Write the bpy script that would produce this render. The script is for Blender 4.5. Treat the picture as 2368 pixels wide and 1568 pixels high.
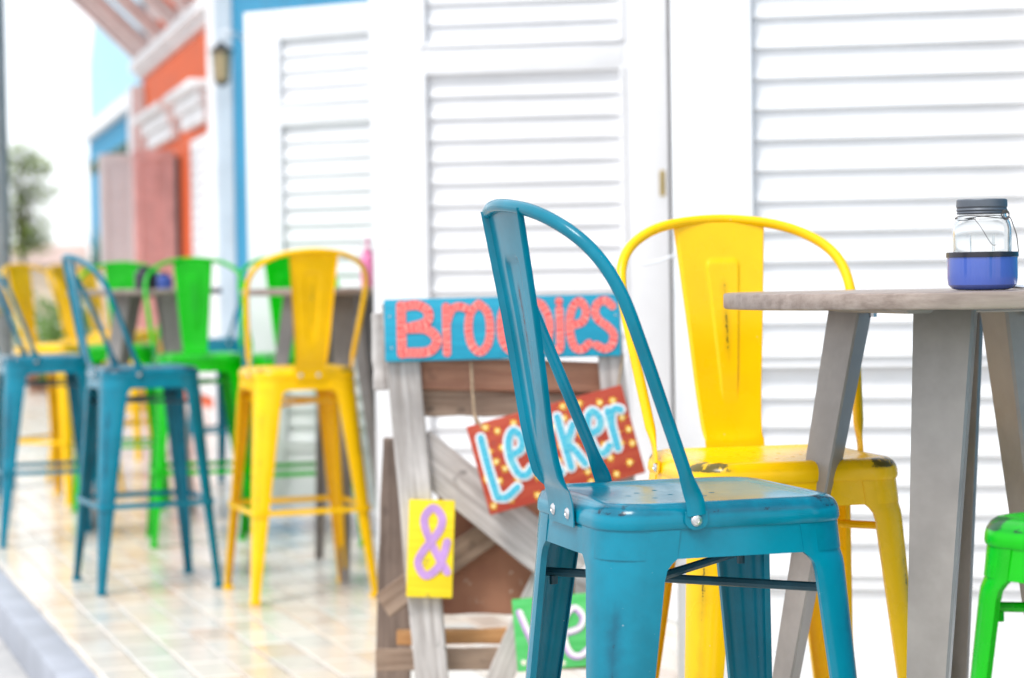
import bpy, bmesh, math, random
from mathutils import Vector, Matrix
random.seed(7)
for o in list(bpy.data.objects): bpy.data.objects.remove(o)
scene = bpy.context.scene
COL = scene.collection

# ------------------------------------------------------------------ camera
FPX, CAMH, YH, ROLL = 5000.0, 1.05, 640.0, 0.015      # in a 2368 x 1568 picture
PITCH = math.atan((784-YH)/FPX)
fw = Vector((0, math.cos(PITCH), -math.sin(PITCH)))
up0 = Vector((0, math.sin(PITCH), math.cos(PITCH)))
rt0 = Vector((1, 0, 0))
rt = rt0*math.cos(ROLL) - up0*math.sin(ROLL)
up = up0*math.cos(ROLL) + rt0*math.sin(ROLL)
cam_d = bpy.data.cameras.new('camera'); cam = bpy.data.objects.new('camera', cam_d); COL.objects.link(cam)
M3 = Matrix((rt, up, -fw)).transposed()
cam.matrix_world = Matrix.Translation((0, 0, CAMH)) @ M3.to_4x4()
cam_d.sensor_width = 36; cam_d.lens = FPX/2368*36
cam_d.clip_end = 1000; cam_d.clip_start = 0.05
cam_d.dof.use_dof = True; cam_d.dof.focus_distance = 2.98
cam_d.dof.aperture_fstop = 4.1; cam_d.dof.aperture_blades = 9
scene.camera = cam

def at(px, py, dist):
    """point of the place seen at pixel (2368 wide) at distance dist in front"""
    u = (px-1184)/FPX; v = (784-py)/FPX
    return Vector((0, 0, CAMH)) + (fw + rt*u + up*v)*dist
def ground(px, py, z=0.0):
    u = (px-1184)/FPX; v = (784-py)/FPX
    d = fw + rt*u + up*v
    return Vector((0, 0, CAMH)) + d*((z-CAMH)/d.z)

# ------------------------------------------------------------------ world, sun
SUN_EL, SUN_AZ = 60.0, 218.0       # degrees; azimuth of the sun seen from above, counted from +Y clockwise
w = bpy.data.worlds.new('World'); scene.world = w; w.use_nodes = True
nt = w.node_tree
bg = nt.nodes['Background']
sky = nt.nodes.new('ShaderNodeTexSky'); sky.sky_type = 'NISHITA'; sky.sun_disc = False
sky.sun_elevation = math.radians(SUN_EL); sky.sun_rotation = math.radians(SUN_AZ)
sky.air_density = 1.0; sky.dust_density = 1.5; sky.ozone_density = 1.0
# thin bright overcast: a veil of cloud, even over the whole sky, in front of the blue
gc = nt.nodes.new('ShaderNodeTexCoord'); cn = nt.nodes.new('ShaderNodeTexNoise')
cn.inputs['Scale'].default_value = 2.2; cn.inputs['Detail'].default_value = 6
nt.links.new(gc.outputs['Generated'], cn.inputs['Vector'])
mr = nt.nodes.new('ShaderNodeMapRange'); nt.links.new(cn.outputs['Fac'], mr.inputs['Value'])
mr.inputs['From Min'].default_value = .3; mr.inputs['From Max'].default_value = .7
mr.inputs['To Min'].default_value = .78; mr.inputs['To Max'].default_value = .96
cm = nt.nodes.new('ShaderNodeMix'); cm.data_type = 'RGBA'
nt.links.new(mr.outputs[0], cm.inputs[0]); nt.links.new(sky.outputs[0], cm.inputs[6]); cm.inputs[7].default_value = (6.6, 6.8, 7.1, 1)
nt.links.new(cm.outputs[2], bg.inputs['Color'])
bg.inputs['Strength'].default_value = 0.10
sun_d = bpy.data.lights.new('sun', 'SUN'); sun = bpy.data.objects.new('sun', sun_d); COL.objects.link(sun)
sun_d.energy = 1.25; sun_d.angle = math.radians(18); sun_d.color = (1.0, 0.97, 0.93)
az = math.radians(SUN_AZ); el = math.radians(SUN_EL)
sdir = Vector((math.sin(az)*math.cos(el), math.cos(az)*math.cos(el), math.sin(el)))
sun.rotation_euler = (-sdir).to_track_quat('-Z', 'Y').to_euler()
scene.view_settings.view_transform = 'Standard'; scene.view_settings.look = 'None'
scene.view_settings.exposure = 1.24; scene.view_settings.gamma = 1.0
scene.view_settings.use_curve_mapping = False

# ------------------------------------------------------------------ helpers
def lin(r, g, b):
    f = lambda c: (c/12.92 if c <= .04045 else ((c+.055)/1.055)**2.4)
    return (f(r/255), f(g/255), f(b/255), 1)
def meshdata(name, verts, faces, smooth=None, attrs=None):
    m = bpy.data.meshes.new(name)
    m.from_pydata([tuple(v) for v in verts], [], faces); m.update()
    bm = bmesh.new(); bm.from_mesh(m)
    if not attrs: bmesh.ops.remove_doubles(bm, verts=bm.verts, dist=1e-6)
    bmesh.ops.recalc_face_normals(bm, faces=bm.faces); bm.to_mesh(m); bm.free()
    if attrs:
        for k, vals in attrs.items():
            a = m.attributes.new(k, 'FLOAT', 'POINT')
            a.data.foreach_set('value', vals)
    if smooth is not None:
        m.shade_smooth()
        m.set_sharp_from_angle(angle=math.radians(smooth))
    return m
def link(name, data, mat=None, parent=None):
    o = bpy.data.objects.new(name, data); COL.objects.link(o)
    if mat is not None and data is not None and len(data.materials) == 0: data.materials.append(mat)
    if parent is not None: o.parent = parent
    return o
def omat(o, mat):
    """material on the object, mesh data stays shared"""
    if len(o.data.materials) == 0: o.data.materials.append(None)
    o.material_slots[0].link = 'OBJECT'; o.material_slots[0].material = mat
    return o
def tag(o, label, cat, group=None):
    o['label'] = label; o['category'] = cat
    if group: o['group'] = group
    return o
def struct(o): o['kind'] = 'structure'; return o
def empty(name, loc=(0, 0, 0), rz=0.0):
    o = bpy.data.objects.new(name, None); COL.objects.link(o); o.empty_display_size = .1
    o.location = loc; o.rotation_euler = (0, 0, rz); return o

class MB:
    def __init__(s): s.v = []; s.f = []
    def add(s, v, f):
        n = len(s.v); s.v += [Vector(p) for p in v]; s.f += [tuple(i+n for i in q) for q in f]; return s
    def box(s, x0, x1, y0, y1, z0, z1):
        v = [(x0,y0,z0),(x1,y0,z0),(x1,y1,z0),(x0,y1,z0),(x0,y0,z1),(x1,y0,z1),(x1,y1,z1),(x0,y1,z1)]
        return s.add(v, [(0,3,2,1),(4,5,6,7),(0,1,5,4),(1,2,6,5),(2,3,7,6),(3,0,4,7)])
    def bbox(s, x0, x1, y0, y1, z0, z1, b=.003, seg=1):
        bm = bmesh.new(); bmesh.ops.create_cube(bm, size=1)
        for q in bm.verts: q.co = Vector(((x0+x1)/2+q.co.x*(x1-x0), (y0+y1)/2+q.co.y*(y1-y0), (z0+z1)/2+q.co.z*(z1-z0)))
        bmesh.ops.bevel(bm, geom=bm.edges[:], offset=b, segments=seg, profile=.6, affect='EDGES')
        bm.verts.index_update()
        s.add([q.co.copy() for q in bm.verts], [[q.index for q in f.verts] for f in bm.faces]); bm.free(); return s
    def prism(s, pts, y0, y1):
        """polygon in (x, z), extruded along y"""
        n = len(pts)
        v = [(p[0], y0, p[1]) for p in pts]+[(p[0], y1, p[1]) for p in pts]
        f = [tuple(range(n)), tuple(range(2*n-1, n-1, -1))]+[(i, (i+1) % n, n+(i+1) % n, n+i) for i in range(n)]
        return s.add(v, f)
    def tube(s, path, r, seg=10, cap=True, flat=None):
        path = [Vector(p) for p in path]; n = len(path); rings = []
        prev = None
        for i, p in enumerate(path):
            t = (path[min(i+1, n-1)]-path[max(i-1, 0)]).normalized()
            if prev is None:
                a = Vector((0, 0, 1)) if abs(t.z) < .9 else Vector((1, 0, 0))
                nrm = (a - t*a.dot(t)).normalized()
            else: nrm = (prev - t*prev.dot(t)).normalized()
            prev = nrm; b = t.cross(nrm)
            rr = r[i] if isinstance(r, (list, tuple)) else r
            rings.append([p + (nrm*math.cos(2*math.pi*k/seg) + b*math.sin(2*math.pi*k/seg))*rr for k in range(seg)])
        v = [q for rg in rings for q in rg]; f = []
        for i in range(n-1):
            for k in range(seg): f.append((i*seg+k, i*seg+(k+1) % seg, (i+1)*seg+(k+1) % seg, (i+1)*seg+k))
        if cap: f += [tuple(range(seg-1, -1, -1)), tuple((n-1)*seg+k for k in range(seg))]
        return s.add(v, f)
    def lathe(s, prof, seg=32, c=(0, 0)):
        v = []; f = []; n = len(prof)
        for (r, z) in prof:
            for k in range(seg):
                a = 2*math.pi*k/seg; v.append((c[0]+r*math.cos(a), c[1]+r*math.sin(a), z))
        for i in range(n-1):
            for k in range(seg): f.append((i*seg+k, i*seg+(k+1) % seg, (i+1)*seg+(k+1) % seg, (i+1)*seg+k))
        if prof[0][0] > 1e-5: f.append(tuple(range(seg-1, -1, -1)))
        if prof[-1][0] > 1e-5: f.append(tuple((n-1)*seg+k for k in range(seg)))
        return s.add(v, f)
    def data(s, name, smooth=None): return meshdata(name, s.v, s.f, smooth)
    def build(s, name, mat, parent=None, smooth=None): return link(name, s.data(name, smooth), mat, parent)

def catmull(P, n=8):
    P = [Vector(p) for p in P]; out = []
    for i in range(len(P)-1):
        a = P[i-1] if i > 0 else P[i]*2-P[i+1]
        b, c = P[i], P[i+1]
        d = P[i+2] if i+2 < len(P) else P[i+1]*2-P[i]
        for k in range(n):
            t = k/n
            out.append(.5*((2*b)+(c-a)*t+(2*a-5*b+4*c-d)*t*t+(3*b-a-3*c+d)*t**3))
    out.append(P[-1]); return out

# ------------------------------------------------------------------ materials
def newmat(name):
    m = bpy.data.materials.new(name); m.use_nodes = True
    return m, m.node_tree, m.node_tree.nodes['Principled BSDF']
def N(t, kind, **kw):
    n = t.nodes.new(kind)
    for k, v in kw.items():
        if k in n.inputs.keys(): n.inputs[k].default_value = v
        else: setattr(n, k, v)
    return n
def mixc(t, fac, a, b):
    n = t.nodes.new('ShaderNodeMix'); n.data_type = 'RGBA'
    for s, v in ((n.inputs[0], fac), (n.inputs[6], a), (n.inputs[7], b)):
        if hasattr(v, 'links') or hasattr(v, 'is_linked'): t.links.new(v, s)
        else: s.default_value = v
    return n.outputs[2]
def ramp(t, src, lo, hi, a=0.0, b=1.0):
    n = N(t, 'ShaderNodeMapRange'); n.interpolation_type = 'SMOOTHSTEP'
    n.inputs['From Min'].default_value = lo; n.inputs['From Max'].default_value = hi
    n.inputs['To Min'].default_value = a; n.inputs['To Max'].default_value = b
    t.links.new(src, n.inputs['Value']); return n.outputs[0]
def math2(t, op, a, b):
    n = N(t, 'ShaderNodeMath'); n.operation = op
    for i, v in enumerate((a, b)):
        if hasattr(v, 'is_linked'): t.links.new(v, n.inputs[i])
        else: n.inputs[i].default_value = v
    return n.outputs[0]
def coords(t, scale=(1, 1, 1), rnd=True, kind='Object'):
    tc = N(t, 'ShaderNodeTexCoord'); mp = N(t, 'ShaderNodeMapping'); mp.inputs['Scale'].default_value = scale
    t.links.new(tc.outputs[kind], mp.inputs['Vector'])
    if not rnd: return mp.outputs[0]
    oi = N(t, 'ShaderNodeObjectInfo'); ad = N(t, 'ShaderNodeVectorMath'); ad.operation = 'ADD'
    mu = math2(t, 'MULTIPLY', oi.outputs['Random'], 40.0)
    t.links.new(mp.outputs[0], ad.inputs[0]); t.links.new(mu, ad.inputs[1]); return ad.outputs[0]
def noise(t, vec, scale, detail=4, rough=.55):
    n = N(t, 'ShaderNodeTexNoise'); n.inputs['Scale'].default_value = scale
    n.inputs['Detail'].default_value = detail; n.inputs['Roughness'].default_value = rough
    t.links.new(vec, n.inputs['Vector']); return n.outputs['Fac']
def bump(t, p, h, strength, dist=.002):
    b = N(t, 'ShaderNodeBump'); b.inputs['Strength'].default_value = strength; b.inputs['Distance'].default_value = dist
    t.links.new(h, b.inputs['Height']); t.links.new(b.outputs[0], p.inputs['Normal'])

def paint(name, col, dark, rough=.36, mott=.74, rubk=.38):
    """sheet-metal paint, rubbed through where the 'wear' attribute says"""
    m, t, p = newmat(name)
    vec = coords(t)
    n1 = noise(t, vec, 9, 5, .6); n2 = noise(t, vec, 34, 6, .7); n3 = noise(t, vec, 7, 5, .6)
    at_ = N(t, 'ShaderNodeAttribute'); at_.attribute_name = 'wear'
    s = math2(t, 'ADD', math2(t, 'MULTIPLY', n1, .7), math2(t, 'MULTIPLY', n2, .45))
    k = math2(t, 'MULTIPLY', at_.outputs['Fac'], s)
    rub = ramp(t, k, .33, .74)                  # soft rubbed shade
    n4 = noise(t, vec, 62, 8, .75)
    bare = ramp(t, math2(t, 'MULTIPLY', at_.outputs['Fac'], math2(t, 'ADD', math2(t, 'MULTIPLY', n1, .6), math2(t, 'MULTIPLY', n4, .55))), .66, .70)   # crisp chips
    sp = ramp(t, noise(t, vec, 130, 2, .5), .765, .79)   # small chips anywhere
    base = mixc(t, ramp(t, n3, .3, .7), col, tuple(c*mott for c in col[:3])+(1,))
    c = mixc(t, math2(t, 'MULTIPLY', rub, rubk), base, dark)
    c = mixc(t, math2(t, 'MULTIPLY', bare, .88), c, tuple(q*.5+.006 for q in dark[:3])+(1,))
    c = mixc(t, math2(t, 'MULTIPLY', sp, .35), c, (.5, .55, .55, 1))
    t.links.new(c, p.inputs['Base Color'])
    t.links.new(math2(t, 'ADD', math2(t, 'MULTIPLY', n1, .22), rough-.11), p.inputs['Roughness'])
    p.inputs['Specular IOR Level'].default_value = .26
    p.inputs['Coat Weight'].default_value = .06; p.inputs['Coat Roughness'].default_value = .14
    bump(t, p, n2, .05, .001)
    return m
def plain(name, col, rough=.5, metal=0.0, var=.12, scale=6, bs=.05, spec=.5):
    m, t, p = newmat(name); vec = coords(t)
    n = noise(t, vec, scale, 5, .6)
    lo = tuple(max(0, c*(1-var)) for c in col[:3])+(1,); hi = tuple(min(1, c*(1+var*.6)) for c in col[:3])+(1,)
    t.links.new(mixc(t, ramp(t, n, .3, .7), lo, hi), p.inputs['Base Color'])
    t.links.new(math2(t, 'ADD', math2(t, 'MULTIPLY', n, .2), rough-.1), p.inputs['Roughness'])
    p.inputs['Metallic'].default_value = metal; p.inputs['Specular IOR Level'].default_value = spec
    if bs: bump(t, p, noise(t, vec, scale*12, 4), bs, .002)
    return m
def wood(name, c1, c2, axis='x', scale=1.0, rough=.75, knots=.5, bs=.35):
    """weathered board; grain runs along the object's axis"""
    m, t, p = newmat(name)
    st = {'x': (1.2, 22, 22), 'y': (22, 1.2, 22), 'z': (22, 22, 1.2)}[axis]
    vec = coords(t, tuple(k*scale for k in st)); vec2 = coords(t)
    n = noise(t, vec, 3.2, 8, .68); b = noise(t, vec2, 5, 4, .6); k = noise(t, vec2, 17, 2, .5)
    c = mixc(t, ramp(t, n, .3, .7), c1, c2)
    c = mixc(t, math2(t, 'MULTIPLY', ramp(t, b, .45, .75), .45), c, tuple(q*.55 for q in c1[:3])+(1,))
    c = mixc(t, math2(t, 'MULTIPLY', ramp(t, k, .68, .76), knots), c, tuple(q*.25 for q in c1[:3])+(1,))
    t.links.new(c, p.inputs['Base Color']); p.inputs['Roughness'].default_value = rough
    bump(t, p, n, bs, .004)
    return m

TEAL = paint('teal_paint', (.0, .205, .305, 1), (.006, .036, .075, 1), .20, .70, .55)
YEL = paint('yellow_paint', (.97, .56, .0, 1), (.05, .065, .012, 1), .27, .88, .28)
GRN = paint('green_paint', (.0, .46, .0, 1), (.005, .07, .03, 1), .27, .8, .35)
RIVET = plain('rivet_steel', (.62, .62, .63, 1), .28, 1.0, .05, 40)
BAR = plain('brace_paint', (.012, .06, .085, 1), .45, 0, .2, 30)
WHITE = plain('white_paint', (.77, .775, .79, 1), .42, 0, .06, 3, .03)
WHITE2 = plain('white_render', (.78, .78, .79, 1), .7, 0, .08, 4, .15)
TABLEMETAL = None

# ------------------------------------------------------------------ the stool
SH, SR = .170, .062           # half size and corner radius of the seat
def rsq(h, r, n=8):
    P = []
    for (sx, sy, a0) in ((1, 1, 0), (-1, 1, 90), (-1, -1, 180), (1, -1, 270)):
        for k in range(n+1):
            a = math.radians(a0+90*k/n)
            P.append((sx*(h-r)+r*math.cos(a), sy*(h-r)+r*math.sin(a)))
    return P
def loft(rings, close=True):
    n = len(rings[0]); v = [p for rg in rings for p in rg]; f = []
    for i in range(len(rings)-1):
        for k in range(n): f.append((i*n+k, i*n+(k+1) % n, (i+1)*n+(k+1) % n, (i+1)*n+k))
    return v, f
def seat_mesh():
    prof = [(.170, .7275), (.1712, .731), (.1705, .740), (.1685, .747), (.1645, .7535), (.158, .7580), (.150, .7598),
            (.143, .7592), (.136, .7572), (.128, .7556), (.10, .7545), (.06, .7538), (.02, .7535)]
    rings = []
    for h, z in prof: rings.append([(x, y, z) for x, y in rsq(h, max(.012, SR-(.170-h)*.8) if h > .05 else h*.6)])
    inner = [(.018, .7515), (.10, .7523), (.136, .755), (.150, .7575), (.1625, .751), (.1685, .740), (.1683, .7275)]
    for h, z in inner: rings.append([(x, y, z) for x, y in rsq(h, max(.012, SR-(.170-h)*.8) if h > .05 else h*.6)])
    v, f = loft(rings); n = len(rings[0]); L = len(rings)
    i0 = (len(prof)-1)*n
    # close: centre caps and the lip
    f = [q for q in f if not (i0 <= q[0] < i0+n)]
    f.append(tuple(i0+k for k in range(n))); f.append(tuple(i0+n+k for k in reversed(range(n))))
    for k in range(n): f.append(((L-1)*n+k, (L-1)*n+(k+1) % n, (k+1) % n, k))
    m = meshdata('seat', v, f)
    cut = MB()
    for (hx, hy) in ((0, 0), (.035, .035), (-.035, .035), (.035, -.035), (-.035, -.035), (.06, 0), (-.06, 0), (0, .06), (0, -.06)):
        cut.lathe([(.0042, .74), (.0042, .77)], 10, (hx-.02, hy))
    so = bpy.data.objects.new('tmp_seat', m); co = bpy.data.objects.new('tmp_cut', cut.data('cut'))
    COL.objects.link(so); COL.objects.link(co)
    md = so.modifiers.new('b', 'BOOLEAN'); md.object = co; md.operation = 'DIFFERENCE'; md.solver = 'EXACT'
    dg = bpy.context.evaluated_depsgraph_get()
    r = bpy.data.meshes.new_from_object(so.evaluated_get(dg)); r.name = 'seat'
    bpy.data.objects.remove(so); bpy.data.objects.remove(co)
    r.materials.clear()
    wear = []
    for q in r.vertices:
        x, y, z = q.co; a = 0.0
        if z > .742 and max(abs(x), abs(y)) > .14:
            a = .34 + .86*max(0, min(1, (min(abs(x), abs(y))-.07)/.05))     # corners rub most
        elif z < .742: a = .35
        else: a = .15
        wear.append(a)
    at_ = r.attributes.new('wear', 'FLOAT', 'POINT'); at_.data.foreach_set('value', wear)
    r.shade_smooth(); r.set_sharp_from_angle(angle=math.radians(38))
    return r
def skirt_mesh():
    h1, z1, h0, z0 = .1685, .7285, .1715, .690
    R = [[(x, y, z) for x, y in rsq(h, SR)] for h, z in ((h1, z1), (h0, z0), (h0-.002, z0), (h1-.002, z1))]
    v, f = loft(R+[R[0]])
    m = MB().add(v, f).data('skirt', 40)
    a = m.attributes.new('wear', 'FLOAT', 'POINT'); a.data.foreach_set('value', [.42]*len(m.vertices))
    return m
ZL1 = .7265
def leg_section(z, top=.084):
    """(corner half size, arm length, radius) of the leg at height z"""
    t = (ZL1-z)/ZL1
    h = .1700 + .045*t
    if z > .69: arm = .135                            # hidden: same wall as the skirt
    arm = top*(1-t)+.024*t
    d = .690-z
    if d < .022: arm += .014*(1-max(0, d)/.022)**2     # fillet into the skirt
    r = SR*(1-t)**1.05+.010
    r = min(r, arm-.004)
    return h, arm, r
def leg_mesh(top=.084):
    Z = [ZL1, .700, .690, .684, .676, .664, .65, .60, .5, .4, .3, .2, .1, .03, 0.0]
    T = .0018; rings = []; wear = []
    for z in Z:
        h, arm, r = leg_section(z, top)
        cx = h-r
        P = [(h-arm, h)]
        for k in range(9):
            a = math.radians(90-90*k/8); P.append((cx+r*math.cos(a), cx+r*math.sin(a)))
        P.append((h, h-arm))
        Q = [(h-arm, h-T-.007), (h-arm+T, h-T-.007), (h-arm+T, h-T)]
        ri = max(r-T, .001)
        for k in range(9):
            a = math.radians(90-90*k/8); Q.append((cx+ri*math.cos(a), cx+ri*math.sin(a)))
        Q += [(h-T, h-arm+T), (h-T-.007, h-arm+T), (h-T-.007, h-arm)]
        # closed outline: outer forward, then lip, inner back
        ring = P + list(reversed(Q))
        rings.append([(x, y, z) for x, y in ring])
        for i, (x, y) in enumerate(ring):
            onarc = 3 <= i <= 7
            wz = max(0, min(1, (.66-z)/.06))
            wear.append((.82 if i == 5 else .46 if 4 <= i <= 6 else .2)*wz+.32 if onarc else .28)
    v, f = loft(rings); n = len(rings[0])
    f.append(tuple(range(n))); f.append(tuple(reversed(range((len(Z)-1)*n, len(Z)*n))))
    m = meshdata('leg', v, f, 35, {'wear': wear})
    return m
def plate_x(z):
    P = [(.728, -.1735), (.752, -.1745), (.765, -.178), (.785, -.186), (.81, -.193), (.85, -.201), (.935, -.2125), (1.0, -.222), (1.148, -.247)]
    for i in range(len(P)-1):
        if z <= P[i+1][0]:
            t = (z-P[i][0])/(P[i+1][0]-P[i][0]); return P[i][1]+(P[i+1][1]-P[i][1])*t
    return P[-1][1]
def back_mesh():
    NU, NV = 76, 96
    zs = [.722+(1.138-.722)*(j/NV) for j in range(NV+1)]
    # smooth centre line
    xs = [plate_x(z) for z in zs]
    for _ in range(6): xs = [xs[0]]+[(xs[i-1]+2*xs[i]+xs[i+1])/4 for i in range(1, NV)]+[xs[-1]]
    xs = [min(x, -.1736) for x in xs]
    def hw(z):
        if z < .77: return .052
        t = (z-.77)/(1.15-.77); return .052+.031*t
    def emb(u, z):
        if z > 1.075 or z < .83: return 0
        w_ = .015+.016*(z-.83)/.245
        r = .012
        d = abs(u)-w_
        top = z-(1.075)
        if z > 1.075-r and abs(u) > w_-r:
            d = math.hypot(abs(u)-(w_-r), z-(1.075-r))-r
        elif z > 1.06: d = max(d, top)
        k = max(0, min(1, (-d)/.0042)); k = k*k*(3-2*k)
        fade = max(0, min(1, (z-.83)/.05))
        return .0036*k*fade
    v = []; f = []; wear = []
    def layer(off):
        base = len(v)
        for j, z in enumerate(zs):
            w_ = hw(z); fl = max(0, min(1, (z-.765)/.02))
            for i in range(NU+1):
                u = -1+2*i/NU; y = u*w_
                x = xs[j] - .006*(1-u*u)*fl*.5 + emb(y, z)
                edge = max(0, (abs(u)-.94)/.06)
                x -= fl*.009*edge**1.5              # flanged sides turn back
                if z < .77: x = xs[j]
                v.append((x+off, y, z))
                wear.append(.85*max(0, 1-abs(y)/.016)*max(0, min(1, (1.06-z)/.03))*max(0, min(1, (z-.86)/.06))+.32+.2*edge)
        for j in range(NV):
            for i in range(NU):
                a = base+j*(NU+1)+i; f.append((a, a+1, a+NU+2, a+NU+1))
        return base
    b0 = layer(0); b1 = layer(-.0018)
    W = NU+1
    ring0 = [i for i in range(W)]+[j*W+NU for j in range(1, NV+1)]+[NV*W+i for i in range(NU-1, -1, -1)]+[j*W for j in range(NV-1, 0, -1)]
    for a, b in zip(ring0, ring0[1:]+ring0[:1]): f.append((b0+a, b0+b, b1+b, b1+a))
    return meshdata('backrest', v, f, 50, {'wear': wear})
ARCH = [(-.052, .1745, .745), (-.056, .1755, .765), (-.072, .1800, .81), (-.100, .1880, .885), (-.130, .1960, .965), (-.158, .2000, 1.035),
        (-.186, .1890, 1.085), (-.215, .1550, 1.121), (-.242, .0950, 1.146), (-.256, 0, 1.156)]
def arch_mesh():
    half = [(x, y, z if z < .8 else .8+(z-.8)*.965) for x, y, z in ARCH]; full = half+[(x, -y, z) for x, y, z in reversed(half[:-1])]
    path = catmull(full, 7)
    mb = MB(); mb.tube(path, .0087, 12)
    # flatten the two ends towards the seat side
    for q in mb.v:
        if q.z < .80:
            k = min(1, (.80-q.z)/.03)
            s = 1 if q.y > 0 else -1
            c = Vector((-.052-.02*max(0, (q.z-.745)/.065), s*.1765, q.z))
            q.y = c.y+(q.y-c.y)*(1-.72*k); q.x = c.x+(q.x-c.x)*(1+.45*k)
    for s in (1, -1):         # the round tab under each end
        pts = []
        for k in range(14):
            a = math.radians(180+180*k/13); pts.append((-.052+.0155*math.cos(a), .7385+.0125*math.sin(a)))
        pts += [(-.0375, .750), (-.0665, .750)]
        y0 = s*.1722; mb.prism(pts, y0, s*.1752)
    m = mb.data('arch', 45)
    a = m.attributes.new('wear', 'FLOAT', 'POINT')
    a.data.foreach_set('value', [.62 if q.co.z > 1.09 else .40 for q in m.vertices]); return m
def rivet_mesh(): return MB().lathe([(.0078, 0), (.0078, .0012), (.0062, .0030), (.0030, .0040), (.0026, .0030), (.0, .0030)], 16).data('rivet', 30)
def band_mesh():
    h = leg_section(.295)[0]+.0045; P = [(x, y, .295) for x, y in rsq(h, .03, 5)]
    v = []; f = []; n = len(P)
    for (dz, dh) in ((-.009, 0), (.009, 0), (.009, -.003), (-.009, -.003)):
        for (x, y) in rsq(h+dh, .03, 5): v.append((x, y, .295+dz))
    for k in range(4):
        for i in range(n): f.append((k*n+i, k*n+(i+1) % n, ((k+1) % 4)*n+(i+1) % n, ((k+1) % 4)*n+i))
    m = meshdata('footrest', v, f, 30)
    a = m.attributes.new('wear', 'FLOAT', 'POINT'); a.data.foreach_set('value', [.55]*len(m.vertices)); return m
def brace_mesh(sg):
    h = leg_section(.645)[0]-.022; dz = .007*sg
    mb = MB().tube([(-h, -h*sg, .645+dz), (-.02, -.02*sg, .645+dz), (.02, .02*sg, .645+dz), (h, h*sg, .645+dz)], .0062, 8)
    for s in (-1, 1): mb.lathe([(.006, .628+dz), (.006, .640+dz)], 8, (s*(h-.012), s*(h-.012)*sg))
    return mb.data('brace', 40)
def foot_mesh():
    h = leg_section(0)[0]
    return MB().bbox(h-.030, h+.002, h-.030, h+.002, -.0, .016, .004, 2).data('rubber_foot', 40)
SM = dict(seat=seat_mesh(), skirt=skirt_mesh(), leg=leg_mesh(), legf=leg_mesh(.063), back=back_mesh(), arch=arch_mesh(), rivet=rivet_mesh(),
          band=band_mesh(), br1=brace_mesh(1), br2=brace_mesh(-1), foot=foot_mesh())
RUBBER = plain('foot_rubber', (.03, .03, .03, 1), .8)
def stool(x, y, deg, mat, label, group='metal bar stools around the tables', z=0.0):
    r = empty('bar_stool', (x, y, z), math.radians(deg)); tag(r, label, 'bar stool', group)
    st = omat(link('seat', SM['seat'], None, r), mat)
    omat(link('apron', SM['skirt'], None, r), mat)
    for k in range(4):
        l = omat(link('leg', SM['legf' if k in (0, 3) else 'leg'], None, r), mat); l.rotation_euler = (0, 0, math.pi/2*k)
        ft = omat(link('foot_cap', SM['foot'], None, l), mat)
    b = omat(link('backrest', SM['back'], None, r), mat)
    a = omat(link('back_hoop', SM['arch'], None, r), mat)
    for s in (-1, 1):
        v = omat(link('rivet', SM['rivet'], None, b), RIVET); v.location = (-.1752, s*.030, .7385); v.rotation_euler = (0, -math.pi/2, 0)
        v = omat(link('rivet', SM['rivet'], None, a), RIVET); v.location = (-.052, s*.1752, .7385); v.rotation_euler = (-s*math.pi/2, 0, 0)
    omat(link('footrest', SM['band'], None, r), mat)
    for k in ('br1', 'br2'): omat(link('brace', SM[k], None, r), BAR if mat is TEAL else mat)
    return r

# ================================================================== SETTING
K1 = ground(230, 1568); K2 = ground(0, 1310)
sd = (K2-K1); sd.z = 0; sd.normalize()                    # street direction, away from the camera
nd = Vector((sd.y, -sd.x, 0))                             # towards the houses
STREET = math.atan2(sd.y, sd.x)
def sv(s, n, z=0.0): return K1 + sd*s + nd*n + Vector((0, 0, z))

# ground / road
def road_mat():
    m, t, p = newmat('road_concrete'); vec = coords(t, rnd=False)
    n = noise(t, vec, 3, 6, .65); n2 = noise(t, vec, 60, 4, .6)
    c = mixc(t, ramp(t, n, .3, .7), (.36, .36, .36, 1), (.50, .49, .48, 1))
    c = mixc(t, math2(t, 'MULTIPLY', ramp(t, n2, .4, .7), .3), c, (.22, .22, .22, 1))
    t.links.new(c, p.inputs['Base Color']); p.inputs['Roughness'].default_value = .7; bump(t, p, n2, .3, .004); return m
struct(link('ground', meshdata('ground', [(-400, -60, -.115), (400, -60, -.115), (400, 600, -.115), (-400, 600, -.115)], [(0, 1, 2, 3)]), road_mat()))

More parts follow.
